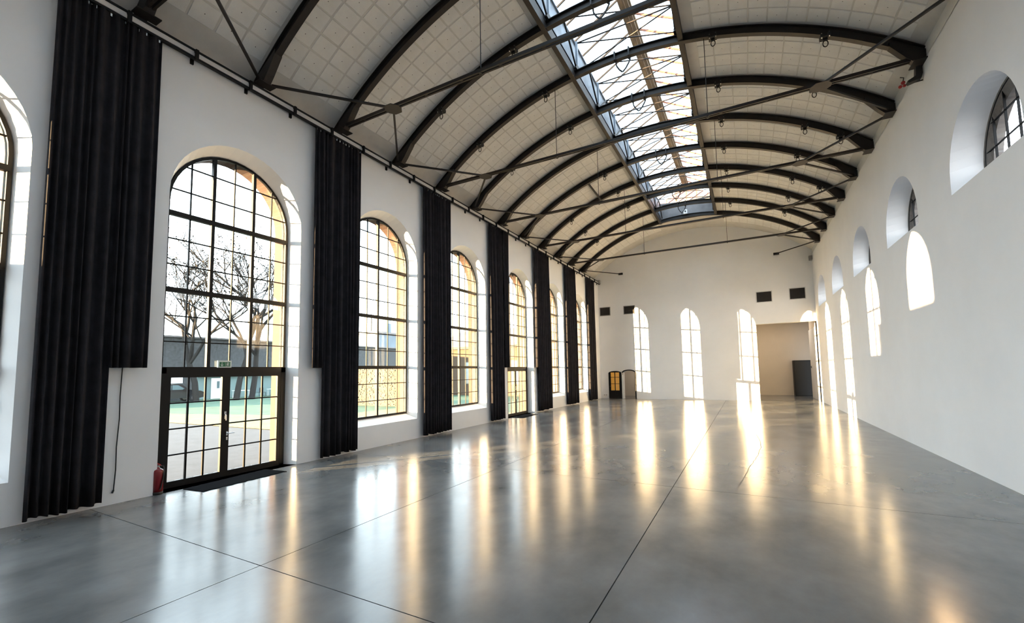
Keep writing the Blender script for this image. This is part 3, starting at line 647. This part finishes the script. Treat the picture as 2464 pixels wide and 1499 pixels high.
def floor_mat(c0, dx, ys_, lab, nm='door_mat'):
    mb = MB(); n = 26; y0, y1 = ys_
    A, B = [], []
    for i in range(n + 1):
        u = i / n; A.append((.05 + (dx[0]) * u + .012 * math.sin(i * 2.1), y0 + (y1 - y0) * u)); B.append((.62 + dx[1] * u + .014 * math.sin(i * 1.7 + 1), y0 + .08 + (y1 - y0) * u))
    for z in (.001, .012):
        for i in range(n): mb.face([(A[i][0], A[i][1], z), (B[i][0], B[i][1], z), (B[i + 1][0], B[i + 1][1], z), (A[i + 1][0], A[i + 1][1], z)])
    for L__ in (A, B):
        for i in range(n): mb.face([(*L__[i], .001), (*L__[i + 1], .001), (*L__[i + 1], .012), (*L__[i], .012)])
    for i in (0, n): mb.face([(*A[i], .001), (*B[i], .001), (*B[i], .012), (*A[i], .012)])
    return tag(mb.build(nm, 'doormat'), lab, 'mat', 'door mats')
floor_mat(None, (-.20, -.10), (4.60, 6.40), 'dark rectangular mat with wavy edge in front of the near glazed door')
floor_mat(None, (-.15, -.12), (18.35, 20.15), 'dark mat in front of the far glazed door')
t = thing('wall_fitting', 'black bent cable box with small red fittings high on right wall', 'cable box', None, (0, 0, 0))
MB().prism([(W - .02, 9.30), (W - .13, 9.26), (W - .15, 9.02), (W - .30, 8.94), (W - .28, 8.88), (W - .05, 8.94), (W - .02, 9.05)], 1, 13.10, 13.24).build('bent_box', 'black', t)
MB().tube([(W - .06, 13.17, 9.3), (W - .1, 13.2, 9.36), (W - .04, 13.15, 9.42)], .008, 6).build('loose_wire', 'black', t)
mb = MB()
for q in ((W - .33, 13.3, 9.02, .045), (W - .38, 13.33, 8.95, .04), (W - .31, 13.3, 8.94, .035)):
    mb.ring([[(q[0] + q[3] * math.sin(PI * j / 6) * math.cos(2 * PI * i / 10), q[1] + q[3] * math.sin(PI * j / 6) * math.sin(2 * PI * i / 10), q[2] + q[3] * math.cos(PI * j / 6)) for i in range(10)] for j in range(1, 6)])
mb.build('red_connector', 'redpaint', t, True); MB().tube([(W - .33, 13.3, 9.06), (W - .31, 13.3, 9.14), (W - .38, 13.3, 9.17)], .012, 6).build('loose_wire', 'black', t); MB().tube([(W, 13.2, 8.92), (W - .33, 13.3, 8.95)], .014, 6).build('arm', 'steel', t)
for X, s_, lb in ((W - .12, -1, 'small grey floodlight in the far right top corner'), (.22, 1, 'small grey floodlight in the far left top corner')):
    t = thing('floodlight', lb, 'lamp', 'grey corner floodlights', (X, YF - .35, 9.02))
    MB().prism([(-.14, -.12), (.10, -.16), (.14, .12), (-.08, .14)], 0, -.09, .09).build('housing', 'greycase', t); MB().bar((0, .14, .05), (-s_ * .05, .34, .2), .04, .04).build('bracket', 'greycase', t)

# ------------------------------------------------------------------ outside: yard, lawns
tag(MB().box(-75, -.85, -75, 95, -.35, -.06).build('yard_ground', 'asphalt'), 'grey asphalt yard outside the near glazed door', 'ground', None, None)
tag(MB().box(W + 1.2, 90, -75, 95, -.35, -.06).build('rear_ground', 'asphalt'), 'asphalt ground outside behind the right wall', 'ground', None, None)
mb = MB(); ed = [(-.9, 12.0), (-7.6, 11.45), (-16.5, 11.1), (-37.0, 9.8)]; far_ = [(-.9, 30.0), (-12, 33), (-36, 31.5), (-37, 20)]
mb.prism([(-.95, 12.2), (-7.6, 11.4), (-16.5, 11.1), (-36.4, 9.5), (-36.4, 60), (-.95, 33.5)], 2, -.05, .0)
tag(mb.build('lawn', 'grass'), 'green lawn between the yard and the long building', 'grass', None, 'stuff')
mb = MB(); mb.prism([(-.95, 12.1), (-7.6, 11.3), (-16.5, 11.0), (-34, 9.7), (-30, 11.8), (-20.0, 13.4), (-13.0, 15.0), (-9.5, 16.5), (-9.5, 21.5), (-.95, 20.5)], 2, -.04, .012)
tag(mb.build('sun_tinted_lawn_strip', 'grass2'), 'yellow-green strip of lawn, sunlight painted into its colour, along the asphalt edge', 'grass', None, 'stuff')

# long building
t = thing('long_building', 'long low stone building with pale teal ground floor beyond the lawn', 'building')
MB().box(-44, -36.4, 2, 62, 0, 5.85).build('stone_wall', 'stone', t)
MB().box(-44.2, -36.1, 2, 62, 5.85, 6.0).build('roof_edge', 'roof', t)
MB().box(-36.4, -36.25, 22.2, 62, 0, 2.25).build('teal_wall', 'teal', t)
MB().box(-36.4, -35.7, 22.1, 62, 2.25, 2.42).build('canopy', 'white', t)
MB().box(-36.25, -36.18, 23.4, 24.6, 0, 2.0).build('door', 'white', t); MB().box(-36.18, -36.16, 23.9, 24.15, 1.0, 1.7).build('door_window', 'carglass', t)
for y in (20.0,): MB().box(-36.4, -36.33, y, y + 1.0, 1.6, 2.6).build('window', 'signwhite', t)
for y in (27.4, 30.2, 33.0): MB().box(-36.25, -36.2, y, y + 1.1, .4, 2.0).build('window', 'carglass', t)

# trees
def tree(x, y, h, lean, seed, lab, spread=1.0):
    rnd = random.Random(seed); t = thing('bare_tree', lab, 'tree', 'bare trees on the lawn', (x, y, 0)); mb = MB(); tips = []
    def grow(p, d, L, r, lev):
        pts = [p]; q = p.copy(); dd = d.copy()
        for i in range(4):
            dd = (dd + Vector((rnd.uniform(-.16, .16), rnd.uniform(-.16, .16), rnd.uniform(-.04, .10)))).normalized(); q = q + dd * L / 4; pts.append(q.copy())
        mb.tube(pts, r, 7 if lev < 2 else 4, r2=r * .55)
        if lev >= 5: tips.extend(pts[1:]); return
        for i in range(rnd.choice((3, 3, 4)) if lev else 5):
            k = rnd.randint(2, 4); az = rnd.uniform(0, 2 * PI); el = rnd.uniform(.35, 1.0)
            nd = (dd * math.cos(el) + Vector((math.cos(az), math.sin(az), .1)) * math.sin(el) * spread).normalized()
            grow(pts[k], nd, L * rnd.uniform(.56, .74), r * .55, lev + 1)
        if lev >= 3: tips.extend(pts[2:])
    grow(Vector((0, 0, -.05)), Vector((lean[0], lean[1], 1)).normalized(), h * .55, .27, 0)
    mb.build('trunk_and_branches', 'bark', t)
    lf = MB()
    for p in tips:
        for _ in range(1):
            if rnd.random() < .33:
                c_ = p + Vector((rnd.uniform(-.2, .2), rnd.uniform(-.2, .2), rnd.uniform(-.2, .2))); s_ = rnd.uniform(.05, .11); a = Vector((rnd.uniform(-1, 1), rnd.uniform(-1, 1), rnd.uniform(-1, 1))).normalized(); b = a.cross(Vector((rnd.uniform(-1, 1), rnd.uniform(-1, 1), 1))).normalized()
                lf.face([c_ + a * s_, c_ + b * s_ * .7, c_ - a * s_, c_ - b * s_ * .7])
    o = lf.build('leaves', 'leaf', t); o['kind'] = 'stuff'
tree(-31, 22.9, 14.2, (.0, .06), 5, 'bare tree with leaning trunk, left of the pair behind the near door'); tree(-31, 24.3, 15.2, (0, .03), 8, 'taller upright bare tree, right of the pair behind the near door', .8)
tree(-33, 20.6, 12.5, (0, -.14), 12, 'bare tree spreading leftward beside the parked car', 1.1)

# parked car
def car():
    t = thing('parked_car', 'black estate car parked in front of the long building', 'car', None, (-34.3, 19.2, 0))
    side = [(-2.3, .35), (-2.3, .85), (-2.2, 1.02), (-1.9, 1.08), (-1.55, 1.50), (-1.2, 1.58), (.1, 1.58), (.45, 1.52), (1.05, 1.05), (1.95, .92), (2.25, .78), (2.32, .40)]
    mb = MB(); mb.prism([(p[0], p[1] - .0) for p in side] + [(1.85, .28), (1.75, .34), (-1.7, .34)], 0, -.88, .88); mb.build('body', 'carpaint', t)
    for x0, x1 in ((.865, .89), (-.89, -.865)):
        MB().prism([(-1.45, 1.08), (-1.30, 1.46), (-.35, 1.49), (-.35, 1.08)], 0, x0, x1).build('side_window', 'carglass', t); MB().prism([(-.28, 1.08), (-.28, 1.49), (.15, 1.48), (.80, 1.08)], 0, x0, x1).build('side_window', 'carglass', t)
    MB().face([(-.75, .48, 1.50), (.75, .48, 1.50), (.8, 1.04, 1.07), (-.8, 1.04, 1.07)]).build('windscreen', 'carglass', t)
    for x in (-.8, .8):
        for y in (-1.45, 1.42):
            w_ = MB().prism([(y + .34 * math.cos(2 * PI * i / 20), .34 + .34 * math.sin(2 * PI * i / 20)) for i in range(20)], 0, x - .11, x + .11).build('wheel', 'tyre', t)
            MB().prism([(y + .22 * math.cos(2 * PI * i / 12), .34 + .22 * math.sin(2 * PI * i / 12)) for i in range(12)], 0, x - .12, x + .12).build('rim', 'rim', w_)
    MB().box(-.75, -.45, 2.28, 2.33, .62, .76).build('headlamp', 'signwhite', t); MB().box(.45, .75, 2.28, 2.33, .62, .76).build('headlamp', 'signwhite', t)
    for x in (-.98, .98): MB().box(x - .08, x + .08, .55, .70, 1.02, 1.16).build('mirror', 'carpaint', t)
car()
# garden tables and chairs by the teal wall
def gtable(x, y, lab):
    t = thing('garden_table', lab, 'table', 'pale garden tables by the teal wall', (x, y, 0)); MB().box(-.4, .4, -.7, .7, .70, .74).build('table_top', 'white', t)
    for a in (-.33, .33):
        for b in (-.6, .6): MB().box(a - .02, a + .02, b - .02, b + .02, 0, .70).build('leg', 'white', t)
gtable(-35, 25.6, 'pale garden table by the teal wall, beside its white door'); gtable(-35, 29.2, 'pale garden table by the teal wall, further right')
for i, (x, y) in enumerate(((-34.7, 27.6), (-34.8, 30.8))):
    t = thing('garden_chair', 'dark garden chair ' + ('between the two pale tables' if i == 0 else 'at the right end of the tables'), 'chair', 'dark garden chairs', (x, y, 0)); MB().box(-.22, .22, -.22, .22, .43, .46).build('seat', 'black', t)
    for a in (-.2, .2):
        for b in (-.2, .2): MB().box(a - .015, a + .015, b - .015, b + .015, 0, .43).build('leg', 'black', t)
    MB().box(-.22, -.19, -.22, .22, .46, .92).build('backrest', 'black', t)

# rubble wall outside third window
t = thing('rubble_wall', 'tan dry rubble wall at the edge of the lawn', 'wall', None, (0, 0, 0))
MB().box(-14.2, -10.6, 21.8, 22.6, 0, 2.45).build('core', 'gabion', t)
mb = MB(); rnd = random.Random(3)
z = .05
while z < 2.5:
    for (ax, a0_, a1_, fixed) in ((1, -14.2, -10.6, 21.8), (0, 21.8, 22.6, -10.6)):
        q = a0_
        while q < a1_:
            L_ = rnd.uniform(.10, .24); h = rnd.uniform(.06, .11); dd = rnd.uniform(.03, .09)
            if ax: mb.box(q, q + L_ - .02, fixed - dd, fixed + .02, z, z + h)
            else: mb.box(fixed - .02, fixed + dd, q, q + L_ - .02, z, z + h)
            q += L_
    z += .115
o = mb.build('stones', 'gabion', t); o['kind'] = 'stuff'
# warehouses far behind
t = thing('warehouse', 'blue-grey warehouse with lower pale wing behind the rubble wall', 'building', None, (0, 0, 0))
MB().box(-70, -58, 66, 90, 0, 10.6).build('hall', 'blueshed', t); MB().box(-70.4, -57.6, 65.6, 90.4, 10.6, 11.0).build('roof_edge', 'roof', t)
MB().box(-58, -50, 55, 80, 0, 4.2).build('low_wing', 'white', t); MB().box(-58.3, -49.7, 54.7, 80.3, 4.2, 4.6).build('wing_roof', 'roof', t); MB().box(-49.98, -49.9, 56, 79, 2.2, 3.4).build('window_band', 'carglass', t)
MB().tube([(-60, 71, 11), (-60, 71, 14.5)], 1.0, 16).build('roof_tank', 'blueshed', t); MB().tube([(-61, 67.5, 11), (-61, 67.5, 15)], .12, 8).build('mast', 'steel', t)
# ochre brick annex seen through the far windows
t = thing('brick_annex', 'low sunlit ochre brick annex with pitched roof outside the far windows', 'building', None, (0, 0, 0))
MB().box(-17, -.9, 34.0, 44, 0, 4.35).build('brick_wall', 'ybrick', t)
MB().box(-17.2, -.9, 33.7, 44.2, 4.35, 4.55).build('cornice', 'cream', t)
MB().prism([(33.6, 4.55), (44.4, 4.55), (39, 6.6)], 0, -17.3, -.9).build('pitched_roof', 'roof', t)
for x in (-15.5, -13.0, -10.5, -8.0, -5.5, -3.0):
    f_ = MB().box(x - .5, x + .5, 33.94, 34.0, 1.0, 3.2).build('window', 'cream', t); MB().box(x - .4, x + .4, 33.92, 33.95, 1.1, 3.1).build('pane', 'carglass', f_)
t = thing('side_extension', 'cream rendered side extension against the annex', 'building', None, (0, 0, 0))
MB().box(-4.2, -1.2, 30.6, 33.9, 0, 8.2).build('wall', 'ybrick', t); MB().box(-4.35, -1.1, 30.45, 34.0, 8.2, 8.4).build('coping', 'cream', t)
# unseen stepped blocker, added to shade the lower part of the near windows
t = thing('shade_blocker', 'unseen stepped blocker added across the yard to shade the near windows, left of the view', 'wall', None, (0, 0, 0))
MB().box(-31.5, -30, -62, -36.0, -.1, 7.25).build('lower_blocker', 'stone', t); MB().box(-31.5, -30, -62, -39.4, 7.25, 8.3).build('upper_blocker', 'stone', t); MB().box(-31.6, -29.9, -62.2, -39.3, 8.3, 8.42).build('coping', 'roof', t)
